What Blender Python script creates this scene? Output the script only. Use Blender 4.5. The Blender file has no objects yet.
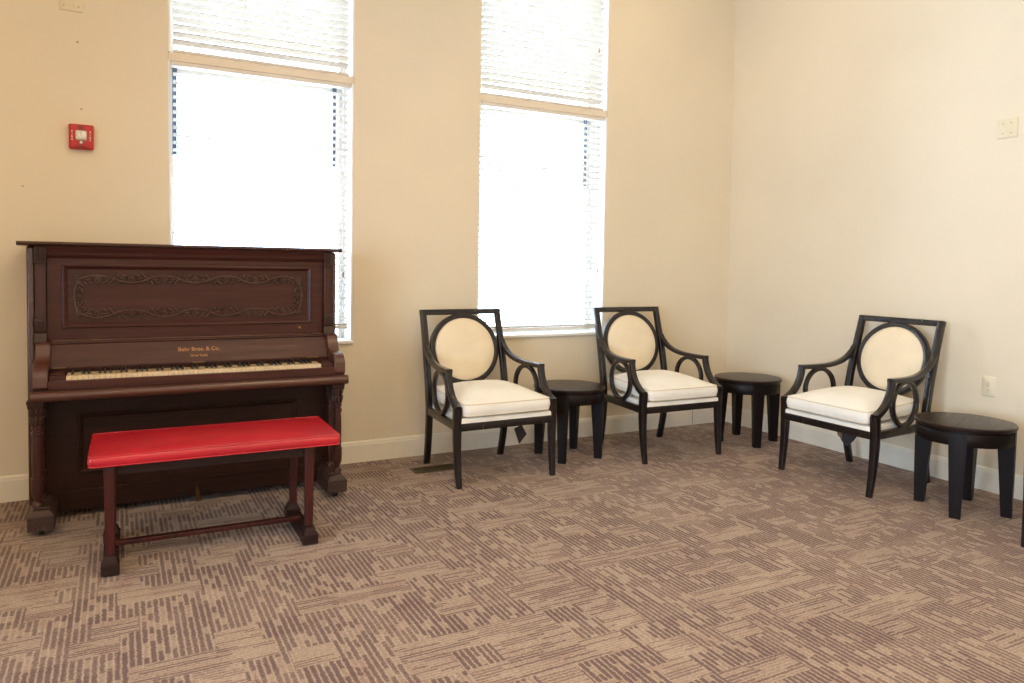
import bpy, bmesh, math, random
from mathutils import Vector, Matrix
random.seed(7)
PI = math.pi
scene = bpy.context.scene
COL = scene.collection

# ------------------------------------------------------------------ materials
def new_mat(name):
    m = bpy.data.materials.new(name); m.use_nodes = True
    nt = m.node_tree
    return m, nt, nt.nodes['Principled BSDF']

def node(nt, kind, **kw):
    n = nt.nodes.new(kind)
    for k, v in kw.items():
        setattr(n, k, v)
    return n

def setin(n, **kw):
    for k, v in kw.items():
        n.inputs[k.replace('_', ' ')].default_value = v

def math_node(nt, op, a, b=None, c=None):
    n = node(nt, 'ShaderNodeMath', operation=op)
    for i, v in enumerate((a, b, c)):
        if v is None: continue
        if isinstance(v, (int, float)): n.inputs[i].default_value = v
        else: nt.links.new(v, n.inputs[i])
    return n.outputs[0]

def ramp(nt, fac, stops):
    r = node(nt, 'ShaderNodeValToRGB')
    cr = r.color_ramp
    while len(cr.elements) < len(stops): cr.elements.new(0.5)
    for e, (p, c) in zip(cr.elements, stops):
        e.position = p; e.color = (*c, 1)
    nt.links.new(fac, r.inputs[0])
    return r.outputs[0]

def noise(nt, vec, scale, detail=3, rough=.55):
    n = node(nt, 'ShaderNodeTexNoise')
    setin(n, Scale=scale, Detail=detail, Roughness=rough)
    nt.links.new(vec, n.inputs['Vector'])
    return n.outputs['Fac']

def objvec(nt, scale=(1, 1, 1)):
    t = node(nt, 'ShaderNodeTexCoord')
    m = node(nt, 'ShaderNodeMapping')
    m.inputs['Scale'].default_value = scale
    nt.links.new(t.outputs['Object'], m.inputs['Vector'])
    return m.outputs['Vector']

def bump(nt, bsdf, height, strength=.3, dist=.002):
    b = node(nt, 'ShaderNodeBump')
    setin(b, Strength=strength, Distance=dist)
    nt.links.new(height, b.inputs['Height'])
    nt.links.new(b.outputs['Normal'], bsdf.inputs['Normal'])

def plain(name, col, rough=.5, metallic=0, coat=0, var=.12, nscale=6, bmp=0, bscale=300):
    m, nt, b = new_mat(name)
    v = objvec(nt)
    f = noise(nt, v, nscale, 4)
    lo = tuple(c * (1 - var) for c in col); hi = tuple(min(1, c * (1 + var)) for c in col)
    nt.links.new(ramp(nt, f, [(.3, lo), (.7, hi)]), b.inputs['Base Color'])
    setin(b, Roughness=rough, Metallic=metallic)
    b.inputs['Coat Weight'].default_value = coat
    b.inputs['Coat Roughness'].default_value = .12
    if bmp:
        bump(nt, b, noise(nt, v, bscale, 2), bmp, .001)
    return m

def wood(name, dark, light, axis='x', rough=.35, coat=.3, sc=1.0, wear=None, spec=.5):
    m, nt, b = new_mat(name)
    s = {'x': (1.2, 22, 22), 'y': (22, 1.2, 22), 'z': (22, 22, 1.2)}[axis]
    v = objvec(nt, tuple(k * sc for k in s))
    f = noise(nt, v, 2.2, 6, .62)
    c = ramp(nt, f, [(.28, dark), (.55, tuple((a + q) / 2 for a, q in zip(dark, light))), (.75, light)])
    if wear:
        v2 = objvec(nt, (1, 1, 1))
        w = noise(nt, v2, 9, 5, .7)
        mk = ramp(nt, w, [(.62, (0, 0, 0)), (.72, (1, 1, 1))])
        mx = node(nt, 'ShaderNodeMix', data_type='RGBA')
        nt.links.new(mk, mx.inputs['Factor']); nt.links.new(c, mx.inputs['A'])
        mx.inputs['B'].default_value = (*wear, 1)
        c = mx.outputs['Result']
    nt.links.new(c, b.inputs['Base Color'])
    rr = ramp(nt, f, [(.3, (rough * 1.2,) * 3), (.7, (rough * .85,) * 3)])
    nt.links.new(rr, b.inputs['Roughness'])
    b.inputs['Coat Weight'].default_value = coat
    b.inputs['Coat Roughness'].default_value = .18
    b.inputs['Specular IOR Level'].default_value = spec
    bump(nt, b, f, .12, .001)
    return m

def paint(name, col, var=.03):
    m, nt, b = new_mat(name)
    v = objvec(nt)
    f = noise(nt, v, 1.3, 3)
    lo = tuple(c * (1 - var) for c in col); hi = tuple(min(1, c * (1 + var)) for c in col)
    nt.links.new(ramp(nt, f, [(.3, lo), (.7, hi)]), b.inputs['Base Color'])
    setin(b, Roughness=.62)
    b.inputs['Specular IOR Level'].default_value = .3
    bump(nt, b, noise(nt, v, 160, 3), .12, .001)
    return m

def fabric(name, col, var=.06):
    m, nt, b = new_mat(name)
    v = objvec(nt)
    f = noise(nt, v, 5, 4)
    lo = tuple(c * (1 - var) for c in col); hi = tuple(min(1, c * (1 + var)) for c in col)
    nt.links.new(ramp(nt, f, [(.3, lo), (.7, hi)]), b.inputs['Base Color'])
    setin(b, Roughness=.85)
    b.inputs['Specular IOR Level'].default_value = .25
    b.inputs['Sheen Weight'].default_value = .15
    h = math_node(nt, 'ADD', math_node(nt, 'MULTIPLY', noise(nt, v, 500, 2), .25), noise(nt, v, 16, 3))
    bump(nt, b, h, .5, .004)
    return m

def vinyl(name, col, var=.15):
    m, nt, b = new_mat(name)
    v = objvec(nt, (1, 2.5, 2.5))
    f = noise(nt, v, 4, 4)
    lo = tuple(c * (1 - var) for c in col); hi = tuple(min(1, c * (1 + var)) for c in col)
    nt.links.new(ramp(nt, f, [(.3, lo), (.7, hi)]), b.inputs['Base Color'])
    setin(b, Roughness=.28)
    b.inputs['Specular IOR Level'].default_value = .5
    b.inputs['Coat Weight'].default_value = .3
    b.inputs['Coat Roughness'].default_value = .3
    h = math_node(nt, 'ADD', math_node(nt, 'MULTIPLY', noise(nt, v, 260, 2), .12), noise(nt, v, 7, 3))
    bump(nt, b, h, .25, .006)
    return m

def carpet_mat():
    m, nt, b = new_mat('patterned_carpet')
    tc = node(nt, 'ShaderNodeTexCoord')
    sx = node(nt, 'ShaderNodeSeparateXYZ'); nt.links.new(tc.outputs['Object'], sx.inputs[0])
    # small wobble so woven lines are not ruler straight
    wob = noise(nt, tc.outputs['Object'], 55, 2)
    wobc = math_node(nt, 'MULTIPLY', math_node(nt, 'SUBTRACT', wob, .5), .012)
    X = math_node(nt, 'ADD', sx.outputs[0], wobc); Y = math_node(nt, 'ADD', sx.outputs[1], wobc)
    def white(a, c2):
        cb = node(nt, 'ShaderNodeCombineXYZ')
        for i, q in enumerate((a, c2)):
            if isinstance(q, (int, float)): cb.inputs[i].default_value = q
            else: nt.links.new(q, cb.inputs[i])
        wn = node(nt, 'ShaderNodeTexWhiteNoise', noise_dimensions='2D')
        nt.links.new(cb.outputs[0], wn.inputs['Vector'])
        return wn.outputs['Value']
    def floor(x): return math_node(nt, 'FLOOR', x)
    def mul(a, q): return math_node(nt, 'MULTIPLY', a, q)
    def add(a, q): return math_node(nt, 'ADD', a, q)
    # blocks: rows with a random shift each
    T = 1 / .125
    row = floor(mul(Y, T))
    shift = white(row, 3.7)
    cellx = floor(add(mul(X, 1 / .15), shift))
    orient = math_node(nt, 'GREATER_THAN', white(cellx, row), .33)       # 1: stripes along y
    tone = white(add(cellx, 17.3), add(row, 5.1))
    def stripes(u, w, pitch, dash, seed):
        s = mul(u, 1 / pitch)
        i = floor(s); f = math_node(nt, 'FRACT', s)
        off = white(i, seed)
        k = floor(add(mul(w, 1 / dash), mul(off, 7.0)))
        on = white(i, add(k, seed + 2.2))
        band = math_node(nt, 'SUBTRACT', 1.0, mul(math_node(nt, 'ABSOLUTE', math_node(nt, 'SUBTRACT', f, .5)), 2.0))
        band = math_node(nt, 'SMOOTH_MIN', mul(band, 1.75), 1.0, .2)
        return band, on
    bA, oA = stripes(X, Y, .0215, .055, 1.3)
    bB, oB = stripes(Y, X, .0150, .14, 9.1)
    onA = math_node(nt, 'LESS_THAN', oA, .80)
    onB = add(mul(math_node(nt, 'LESS_THAN', oB, .5), .42), .30)
    dA = mul(bA, add(mul(onA, .60), .30))
    dB = mul(bB, onB)
    mixd = node(nt, 'ShaderNodeMix', data_type='FLOAT')
    nt.links.new(orient, mixd.inputs[0]); nt.links.new(dB, mixd.inputs[2]); nt.links.new(dA, mixd.inputs[3])
    d = mixd.outputs[0]
    d = add(mul(d, add(mul(tone, .42), .72)), .07)
    # yarn loops and tone drift
    fine = noise(nt, tc.outputs['Object'], 240, 2, .7)
    d = add(d, mul(math_node(nt, 'SUBTRACT', fine, .5), .9))
    mid = noise(nt, tc.outputs['Object'], 95, 3, .8)
    d = add(d, mul(math_node(nt, 'SUBTRACT', mid, .5), 1.5))
    drift = noise(nt, tc.outputs['Object'], 2.2, 3)
    d = add(d, mul(math_node(nt, 'SUBTRACT', drift, .5), .35))
    c0 = ramp(nt, d, CARPET)
    mauve = noise(nt, tc.outputs['Object'], 7, 4, .6)
    mk = ramp(nt, mauve, [(.50, (0, 0, 0)), (.68, (.55, .55, .55))])
    mm = node(nt, 'ShaderNodeMix', data_type='RGBA', blend_type='MULTIPLY')
    nt.links.new(mk, mm.inputs['Factor']); nt.links.new(c0, mm.inputs['A'])
    mm.inputs['B'].default_value = (.78, .66, .72, 1)
    nt.links.new(mm.outputs['Result'], b.inputs['Base Color'])
    setin(b, Roughness=.95)
    b.inputs['Specular IOR Level'].default_value = .1
    b.inputs['Sheen Weight'].default_value = .1
    bump(nt, b, add(fine, mul(d, -.4)), .6, .004)
    return m

CARPET = [(.0, (.47, .375, .285)), (.40, (.315, .232, .185)), (.95, (.150, .097, .090))]

WALL = (.78, .69, .53)
M = dict(
    wall=paint('cream_wall_paint', WALL),
    ceiling=paint('white_ceiling_paint', (.82, .78, .70)),
    trim=plain('cream_trim_paint', (.84, .79, .67), .4, var=.02),
    white=plain('white_window_paint', (.86, .85, .82), .4, var=.02),
    mullion=plain('cream_transom_paint', (.80, .71, .58), .5, var=.02),
    slat=plain('white_blind_slat', (.88, .86, .82), .45, var=.02),
    cord=plain('white_cord', (.85, .83, .78), .8, var=.02),
    gasket=plain('blue_grey_seal', (.10, .14, .20), .5),
    tassel=plain('tan_tassel', (.55, .40, .25), .6),
    carpet=carpet_mat(),
    maho=wood('mahogany', (.036, .0095, .0068), (.078, .023, .0155), 'x', .40, .08, spec=.3),
    mahov=wood('mahogany_upright', (.033, .0092, .007), (.072, .022, .0155), 'z', .38, .15, spec=.35),
    mahol=wood('mahogany_polished', (.055, .016, .010), (.105, .034, .020), 'x', .30, .35),
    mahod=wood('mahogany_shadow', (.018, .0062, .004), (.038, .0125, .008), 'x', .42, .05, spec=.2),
    carve=wood('carved_mahogany', (.020, .0085, .006), (.060, .024, .016), 'x', .5, .1, spec=.35),
    sidep=wood('polished_side_mahogany', (.033, .0092, .007), (.072, .022, .0155), 'z', .22, .8),
    maholid=wood('lid_mahogany', (.035, .012, .009), (.075, .028, .021), 'x', .16, .7),
    footw=wood('dusty_mahogany', (.030, .013, .010), (.065, .032, .024), 'x', .55, .05, wear=(.10, .065, .045)),
    benchw=wood('worn_bench_mahogany', (.020, .005, .004), (.085, .011, .009), 'z', .38, .2, spec=.35),
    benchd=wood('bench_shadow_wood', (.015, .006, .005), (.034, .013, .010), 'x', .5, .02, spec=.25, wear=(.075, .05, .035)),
    red=vinyl('red_vinyl', (.50, .011, .024)),
    espresso=wood('espresso_wood', (.006, .0035, .0038), (.012, .007, .0066), 'z', .30, .25, spec=.45),
    tablew=wood('dark_table_top', (.012, .006, .005), (.026, .013, .010), 'x', .30, .0, spec=.28),
    tableleg=wood('dark_table_wood', (.0045, .0024, .0022), (.010, .0052, .0044), 'z', .42, .0, spec=.22),
    cream=fabric('cream_upholstery', (.87, .85, .78)),
    creampad=fabric('cream_back_upholstery', (.80, .69, .505)),
    piping=fabric('cream_piping', (.74, .64, .48)),
    ivory=plain('ivory_key', (.72, .58, .36), .3, coat=.2, var=.14, nscale=60),
    ebony=plain('ebony_key', (.012, .010, .010), .35),
    brass=plain('aged_brass', (.38, .25, .10), .35, 1, var=.2),
    gold=plain('gold_lettering', (.34, .17, .06), .5, .2),
    iron=plain('dark_iron', (.03, .025, .02), .5, .6),
    alarm=plain('red_alarm_plastic', (.50, .020, .022), .4, var=.05),
    clear=plain('strobe_lens', (.75, .74, .68), .12, .1, coat=.5, var=.25, nscale=90),
    plate=plain('almond_plastic', (.74, .66, .47), .4, var=.02),
    ivoryp=plain('ivory_outlet_plastic', (.78, .70, .53), .4, var=.02),
    slot=plain('dark_slot', (.06, .04, .03), .6),
    pit=plain('black_opening', (.004, .003, .003), .9),
    register=plain('bronze_register', (.10, .075, .045), .45, .4, var=.15),
    tag=plain('dark_cloth_tag', (.035, .03, .032), .8, var=.2),
    tagp=plain('brown_paper_tag', (.20, .13, .07), .8, var=.2),
    rubber=plain('caster_metal', (.02, .018, .016), .5, .3),
    lampm=plain('white_lamp_metal', (.8, .8, .78), .4, var=.02),
)
def glass_mat():
    m, nt, b = new_mat('window_glass')
    nt.nodes.remove(b)
    out = nt.nodes['Material Output']
    tr = node(nt, 'ShaderNodeBsdfTransparent'); tr.inputs[0].default_value = (.96, .97, .97, 1)
    gl = node(nt, 'ShaderNodeBsdfGlossy'); gl.inputs['Roughness'].default_value = .02
    fr = node(nt, 'ShaderNodeFresnel'); fr.inputs[0].default_value = 1.35
    mx = node(nt, 'ShaderNodeMixShader')
    nt.links.new(fr.outputs[0], mx.inputs[0]); nt.links.new(tr.outputs[0], mx.inputs[1]); nt.links.new(gl.outputs[0], mx.inputs[2])
    nt.links.new(mx.outputs[0], out.inputs['Surface'])
    return m
M['glass'] = glass_mat()
def slat_mat():
    m, nt, b = new_mat('white_vinyl_slat')
    out = nt.nodes['Material Output']
    setin(b, Roughness=.45); b.inputs['Base Color'].default_value = (.88, .87, .84, 1)
    v = objvec(nt)
    nt.links.new(ramp(nt, noise(nt, v, 6, 3), [(.3, (.80, .745, .66)), (.7, (.84, .785, .70))]), b.inputs['Base Color'])
    t = node(nt, 'ShaderNodeBsdfTranslucent'); t.inputs[0].default_value = (.92, .90, .84, 1)
    mx = node(nt, 'ShaderNodeMixShader'); mx.inputs[0].default_value = .10
    nt.links.new(b.outputs[0], mx.inputs[1]); nt.links.new(t.outputs[0], mx.inputs[2]); nt.links.new(mx.outputs[0], out.inputs['Surface'])
    return m
M['slat'] = slat_mat()
def lamp_mat():
    m, nt, b = new_mat('warm_lamp_lens')
    b.inputs['Base Color'].default_value = (1, .9, .7, 1)
    b.inputs['Emission Color'].default_value = (1, .78, .45, 1)
    b.inputs['Emission Strength'].default_value = 6
    return m
M['lamp'] = lamp_mat()

# ------------------------------------------------------------------ mesh builder
class MB:
    def __init__(s): s.bm = bmesh.new()
    def face(s, vs):
        try: return s.bm.faces.new(vs)
        except ValueError: return None
    def box(s, x0, x1, y0, y1, z0, z1):
        v = [s.bm.verts.new(p) for p in ((x0,y0,z0),(x1,y0,z0),(x1,y1,z0),(x0,y1,z0),(x0,y0,z1),(x1,y0,z1),(x1,y1,z1),(x0,y1,z1))]
        for f in ((0,3,2,1),(4,5,6,7),(0,1,5,4),(1,2,6,5),(2,3,7,6),(3,0,4,7)): s.face([v[i] for i in f])
        return s
    def frustum(s, x0, x1, y0, y1, z0, z1, ix, iy):
        v = [s.bm.verts.new(p) for p in ((x0,y0,z0),(x1,y0,z0),(x1,y1,z0),(x0,y1,z0),(x0+ix,y0+iy,z1),(x1-ix,y0+iy,z1),(x1-ix,y1-iy,z1),(x0+ix,y1-iy,z1))]
        for f in ((0,3,2,1),(4,5,6,7),(0,1,5,4),(1,2,6,5),(2,3,7,6),(3,0,4,7)): s.face([v[i] for i in f])
        return s
    def loft(s, rings, closed=False, caps=True):
        R = [[s.bm.verts.new(p) for p in r] for r in rings]
        n = len(R[0]); m = len(R)
        for i in range(m if closed else m - 1):
            a, b = R[i], R[(i + 1) % m]
            for j in range(n):
                s.face([a[j], a[(j + 1) % n], b[(j + 1) % n], b[j]])
        if caps and not closed:
            s.face(list(reversed(R[0]))); s.face(R[-1])
        return s
    def sweep(s, pts, side, w, t, closed=False, rnd=0):
        """rect section along pts; side = unit axis of width w, t = thickness; w/t may be lists"""
        side = Vector(side).normalized(); n = len(pts); P = [Vector(p) for p in pts]; rings = []
        for i, p in enumerate(P):
            if closed: tg = P[(i + 1) % n] - P[i - 1]
            else: tg = P[min(i + 1, n - 1)] - P[max(i - 1, 0)]
            th = tg.normalized().cross(side).normalized()
            wi = (w[i] if isinstance(w, (list, tuple)) else w) / 2; ti = (t[i] if isinstance(t, (list, tuple)) else t) / 2
            if rnd:
                r = min(rnd, wi * .95, ti * .95); c = []
                for (a, b, a0) in ((1, 1, 0), (-1, 1, 90), (-1, -1, 180), (1, -1, 270)):
                    for k in range(3):
                        an = math.radians(a0 + 45 * k)
                        c.append(p + side * (a * (wi - r) + r * math.cos(an)) + th * (b * (ti - r) + r * math.sin(an)))
                rings.append(c)
            else:
                rings.append([p + side * wi + th * ti, p - side * wi + th * ti, p - side * wi - th * ti, p + side * wi - th * ti])
        return s.loft(rings, closed)
    def tube(s, pts, r, n=8, closed=False):
        P = [Vector(p) for p in pts]; m = len(P); rings = []; up = None
        for i, p in enumerate(P):
            if closed: tg = (P[(i + 1) % m] - P[i - 1]).normalized()
            else: tg = (P[min(i + 1, m - 1)] - P[max(i - 1, 0)]).normalized()
            if up is None:
                up = Vector((0, 0, 1)) if abs(tg.z) < .9 else Vector((1, 0, 0))
            u = (up - tg * up.dot(tg)).normalized(); v = tg.cross(u); up = u
            ri = r[i] if isinstance(r, (list, tuple)) else r
            rings.append([p + u * ri * math.cos(2 * PI * k / n) + v * ri * math.sin(2 * PI * k / n) for k in range(n)])
        return s.loft(rings, closed)
    def lathe(s, prof, c=(0, 0, 0), n=28, axis='z'):
        rings = []
        for r, h in prof:
            ring = []
            for k in range(n):
                a = 2 * PI * k / n; x, y = r * math.cos(a), r * math.sin(a)
                p = (x, y, h) if axis == 'z' else ((x, h, y) if axis == 'y' else (h, x, y))
                ring.append(Vector(p) + Vector(c))
            rings.append(ring)
        return s.loft(rings)
    def prism(s, poly, axis, a0, a1):
        """poly of 2D points; axis 'x': (y,z); 'y': (x,z); 'z': (x,y)"""
        def mk(p, a): return {'x': (a, p[0], p[1]), 'y': (p[0], a, p[1]), 'z': (p[0], p[1], a)}[axis]
        return s.loft([[mk(p, a0) for p in poly], [mk(p, a1) for p in poly]])
    def ellipsoid(s, c, r, rot=0, axis='y', n=8, m=5):
        c = Vector(c); R = Matrix.Rotation(rot, 3, axis.upper()); rings = []
        for i in range(1, m):
            t = PI * i / m
            rings.append([c + R @ Vector((r[0] * math.cos(t), r[1] * math.sin(t) * math.cos(2 * PI * k / n), r[2] * math.sin(t) * math.sin(2 * PI * k / n))) for k in range(n)])
        return s.loft(rings)
    def build(s, name, mat, parent=None, smooth=35, bevel=0, seg=2, loc=None):
        bmesh.ops.recalc_face_normals(s.bm, faces=s.bm.faces)
        me = bpy.data.meshes.new(name); s.bm.to_mesh(me); s.bm.free()
        me.materials.append(mat)
        if smooth:
            me.polygons.foreach_set('use_smooth', [True] * len(me.polygons))
            me.set_sharp_from_angle(angle=math.radians(smooth))
        o = bpy.data.objects.new(name, me); COL.objects.link(o)
        if parent: o.parent = parent
        if loc: o.location = loc
        if bevel:
            bv = o.modifiers.new('bevel', 'BEVEL'); bv.width = bevel; bv.segments = seg
            bv.limit_method = 'ANGLE'; bv.angle_limit = math.radians(40)
            bv.harden_normals = False
        return o

def catmull(pts, sub=6):
    P = [Vector(p) for p in pts]; out = []
    for i in range(len(P) - 1):
        p0, p1, p2, p3 = P[max(i - 1, 0)], P[i], P[i + 1], P[min(i + 2, len(P) - 1)]
        for k in range(sub):
            t = k / sub
            out.append(.5 * ((2 * p1) + (-p0 + p2) * t + (2 * p0 - 5 * p1 + 4 * p2 - p3) * t * t + (-p0 + 3 * p1 - 3 * p2 + p3) * t ** 3))
    out.append(P[-1]); return out

def empty(name, label, cat, loc=(0, 0, 0), rz=0, group=None, kind=None):
    o = bpy.data.objects.new(name, None); COL.objects.link(o)
    o.location = loc; o.rotation_euler = (0, 0, rz); o.empty_display_size = .1
    tag(o, label, cat, group, kind); return o
def tag(o, label=None, cat=None, group=None, kind=None):
    if label: o['label'] = label
    if cat: o['category'] = cat
    if group: o['group'] = group
    if kind: o['kind'] = kind
    return o
def copy_tree(o, parent=None):
    c = o.copy(); COL.objects.link(c)
    if parent: c.parent = parent
    for ch in list(o.children): copy_tree(ch, c)
    return c
def text_mesh(body, size, mat, parent, name, loc, rot, depth=.0006, sx=1, bold=0, shear=0, spacing=1):
    cu = bpy.data.curves.new(name, 'FONT'); cu.body = body; cu.size = size; cu.extrude = depth
    cu.offset = bold; cu.align_x = 'CENTER'; cu.align_y = 'CENTER'; cu.shear = shear; cu.space_character = spacing
    t = bpy.data.objects.new('tmp', cu); COL.objects.link(t)
    dg = bpy.context.evaluated_depsgraph_get()
    me = bpy.data.meshes.new_from_object(t.evaluated_get(dg)); bpy.data.objects.remove(t)
    me.name = name; me.materials.clear(); me.materials.append(mat)
    o = bpy.data.objects.new(name, me); COL.objects.link(o); o.parent = parent
    o.location = loc; o.rotation_euler = rot; o.scale = (sx, 1, 1)
    return o

# ------------------------------------------------------------------ room shell
XW, YF, H = -7.6, -8.2, 3.95         # left wall, rear wall, ceiling height
TH = .26
ZS, ZT = .79, 3.55                   # window opening bottom / top
WIN = [(-4.383, -3.288), (-2.3895, -1.294)]
def struct(mb, name, mat, **kw):
    o = mb.build(name, mat, **kw); o['kind'] = 'structure'; return o

struct(MB().box(XW - TH, TH, YF - TH, TH, -.12, 0), 'floor', M['carpet'], smooth=0)
struct(MB().box(XW - TH, TH, YF - TH, TH, H, H + .12), 'ceiling', M['ceiling'], smooth=0)
w = MB()
xs = [XW - TH, WIN[0][0], WIN[0][1], WIN[1][0], WIN[1][1], TH]
for a, b in ((0, 1), (2, 3), (4, 5)): w.box(xs[a], xs[b], 0, TH, 0, H)
for a, b in WIN:
    w.box(a, b, 0, TH, 0, ZS); w.box(a, b, 0, TH, ZT, H)
struct(w, 'wall_back', M['wall'], smooth=0)
struct(MB().box(0, TH, YF, 0, 0, H), 'wall_right', M['wall'], smooth=0)
LW = [(-5.3, -2.9), (-7.9, -5.7)]; LZ0, LZ1 = .3, 2.55
w = MB()
ys = [YF, -7.9, -5.7, -5.3, -2.9, 0]
for a, b in ((0, 1), (2, 3), (4, 5)): w.box(XW - TH, XW, ys[a], ys[b], 0, H)
for a, b in LW: w.box(XW - TH, XW, a, b, 0, LZ0).box(XW - TH, XW, a, b, LZ1, H)
struct(w, 'wall_left', M['wall'], smooth=0)
w = MB().box(XW - TH, TH, YF - TH, YF, 0, H)
struct(w, 'wall_front', M['wall'], smooth=0)

HB = .142
def skirt(name, pts, side):
    """baseboard profile swept by hand: plain board with a stepped cap"""
    prof = [(0, 0), (.014, 0), (.014, HB - .026), (.011, HB - .022), (.011, HB - .012), (.007, HB - .004), (.003, HB), (0, HB)]
    mb = MB()
    if side == 'back': mb.loft([[(x, -p[0], p[1]) for p in prof] for x in pts])
    if side == 'right': mb.loft([[(-p[0], y, p[1]) for p in prof] for y in pts])
    if side == 'left': mb.loft([[(XW + p[0], y, p[1]) for p in prof] for y in pts])
    if side == 'front': mb.loft([[(x, YF + p[0], p[1]) for p in prof] for x in pts])
    o = struct(mb, name, M['trim'], smooth=30)
skirt('baseboard_back', (XW, 0), 'back')
skirt('baseboard_right', (0, YF), 'right')
skirt('baseboard_left', (0, YF), 'left')
skirt('baseboard_front', (XW, 0), 'front')

# windows of the back wall
ZM0, ZM1 = 2.474, 2.524              # transom rail between the two lights
def back_window(n, x0, x1):
    win = bpy.data.objects.new('window_%d' % n, None); COL.objects.link(win); win.location = ((x0 + x1) / 2, .2, ZS)
    win['kind'] = 'structure'
    W = x1 - x0; hx = W / 2; f = .022
    def L(z): return z - ZS
    fr = MB()
    fr.box(-hx, -hx + f, -.03, .05, 0, L(ZT)).box(hx - f, hx, -.03, .05, 0, L(ZT))
    fr.box(-hx + f, hx - f, -.03, .05, L(ZT) - f, L(ZT)).box(-hx + f, hx - f, -.03, .05, 0, f)
    fr.build('window_frame', M['white'], win, bevel=.003)
    MB().box(-hx, hx, -.185, .05, L(ZM0), L(ZM1)).build('transom_rail', M['mullion'], win, bevel=.004)
    # sashes: upper light fixed, lower double hung
    def sash(z0, z1, y0, t, name):
        s = MB(); a = -hx + f; b = hx - f
        s.box(a, a + t, y0, y0 + .025, z0, z1).box(b - t, b, y0, y0 + .025, z0, z1)
        s.box(a + t, b - t, y0, y0 + .025, z0, z0 + t).box(a + t, b - t, y0, y0 + .025, z1 - t, z1)
        o = s.build(name, M['white'], win, bevel=.002)
        MB().box(a + t - .004, b - t + .004, y0 + .010, y0 + .014, z0 + t - .004, z1 - t + .004).build('glass_pane', M['glass'], o, smooth=0)
    sash(L(ZM1), L(ZT) - f, .005, .022, 'fixed_sash')
    sash(L(1.92), L(ZM0), .022, .020, 'upper_sash')
    sash(f, L(1.95), -.006, .020, 'lower_sash')
    for sx in (-1, 1):
        gx = sx * (hx - .047) - (.032 if sx > 0 else 0)
        MB().box(gx - .013, gx + .013, -.012, -.004, L(1.955), L(ZM0)).build('jamb_seal', M['gasket'], win, smooth=0)
    for sx in (-1, 1):
        a, b = sorted((sx * hx, sx * (hx - .012)))
        MB().box(a, b, -.196, -.03, .022, L(ZM0)).box(a, b, -.196, -.03, L(ZM1), L(ZT)).build('jamb_lining', M['white'], win, smooth=0)
    # sill board
    MB().box(x0 - .0, x1 + .0, -.022, .168, ZS, ZS + .022).build('window_sill', M['white'], None, bevel=.006)
    o = [q for q in COL.objects if q.name.startswith('window_sill')][-1]
    o.parent = win; o.location = (-(x0 + x1) / 2, -.2, -ZS)
for i, (a, b) in enumerate(WIN): back_window(i + 1, a, b)

def plain_window(n, axis, a, b, base):
    win = bpy.data.objects.new('window_%d' % n, None); COL.objects.link(win); win['kind'] = 'structure'
    win.location = (0, 0, 0)
    def B(mb, u0, u1, d0, d1, z0, z1):
        if axis == 'x': mb.box(u0, u1, base - d1, base - d0, z0, z1)
        else: mb.box(base - d1, base - d0, u0, u1, z0, z1)
    fr = MB(); f = .05; mid = (a + b) / 2
    for (u0, u1, z0, z1) in ((a, a + f, LZ0, LZ1), (b - f, b, LZ0, LZ1), (a + f, b - f, LZ0, LZ0 + f), (a + f, b - f, LZ1 - f, LZ1), (mid - .02, mid + .02, LZ0 + f, LZ1 - f), (a + f, b - f, 1.5, 1.54)):
        B(fr, u0, u1, .15, .21, z0, z1)
    fr.build('window_frame', M['white'], win, smooth=0)
    g = MB(); B(g, a + f, b - f, .178, .182, LZ0 + f, LZ1 - f); g.build('glass_pane', M['glass'], win, smooth=0)
for i, (a, b) in enumerate(LW): plain_window(3 + i, 'y', a, b, XW)

# ------------------------------------------------------------------ blinds
def blind(x0, x1, ztop, zbot, label, tas=None, tilt=12, low=False):
    cx = (x0 + x1) / 2; hw = (x1 - x0) / 2 - .029; yb = .045
    e = empty('window_blind', label, 'window blind', (cx, yb, zbot), group='white slatted blinds in the two windows')
    hgt = ztop - zbot
    MB().box(-hw - .01, hw + .01, -.028, .028, hgt - .024, hgt - .001).build('head_rail', M['slat'], e, bevel=.003)
    br = MB().box(-hw, hw, -.025, .025, 0, .018).build('bottom_rail', M['slat'], e, bevel=.005)
    pitch = .044; n = int((hgt - .030 - .03) / pitch); t = math.radians(tilt)
    s = MB()
    zs = [.024 + k * pitch for k in range(1, n + 1)]
    if low: zs += [.0215 + .0035 * k for k in range(1, 5)]
    for zz in zs:
        flat = zz < .038
        tt = 0 if flat else t
        prof = []
        for k in range(7):
            u = -.025 + .05 * k / 6
            c = .0035 * (1 - (u / .025) ** 2) * (0 if flat else 1)
            prof.append((u * math.cos(tt) + c * math.sin(tt), c * math.cos(tt) - u * math.sin(tt)))
        th = .0026
        ring = [(a, b) for a, b in prof] + [(a, b - th) for a, b in reversed(prof)]
        s.loft([[(x, a, zz + b) for a, b in ring] for x in (-hw, hw)])
    s.build('slats', M['slat'], e, smooth=50)
    W = x1 - x0
    for fx in (.158, .388, .622, .858):
        c = MB()
        for yy in (-.028, .028): c.tube([(-W / 2 + fx * W, yy, .01), (-W / 2 + fx * W, yy, hgt - .03)], .0016, 6)
        c.build('ladder_cord', M['cord'], e)
    if tas is not None:
        xt, zt = tas
        c = MB().tube([(xt - cx, -.040, hgt - .04), (xt - cx, -.040, zt - zbot)], .0012, 6).build('pull_cord', M['cord'], e)
        MB().lathe([(.002, .03), (.005, .026), (.008, .0), (.0075, -.006), (.001, -.008)], (xt - cx, -.040, zt - zbot - .02), 12).build('tassel', M['tassel'], c)
    return e
blind(*WIN[0], ZT, ZM1 + .002, 'white slatted blind in the upper light of the window behind the piano', None, tilt=27)
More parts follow.
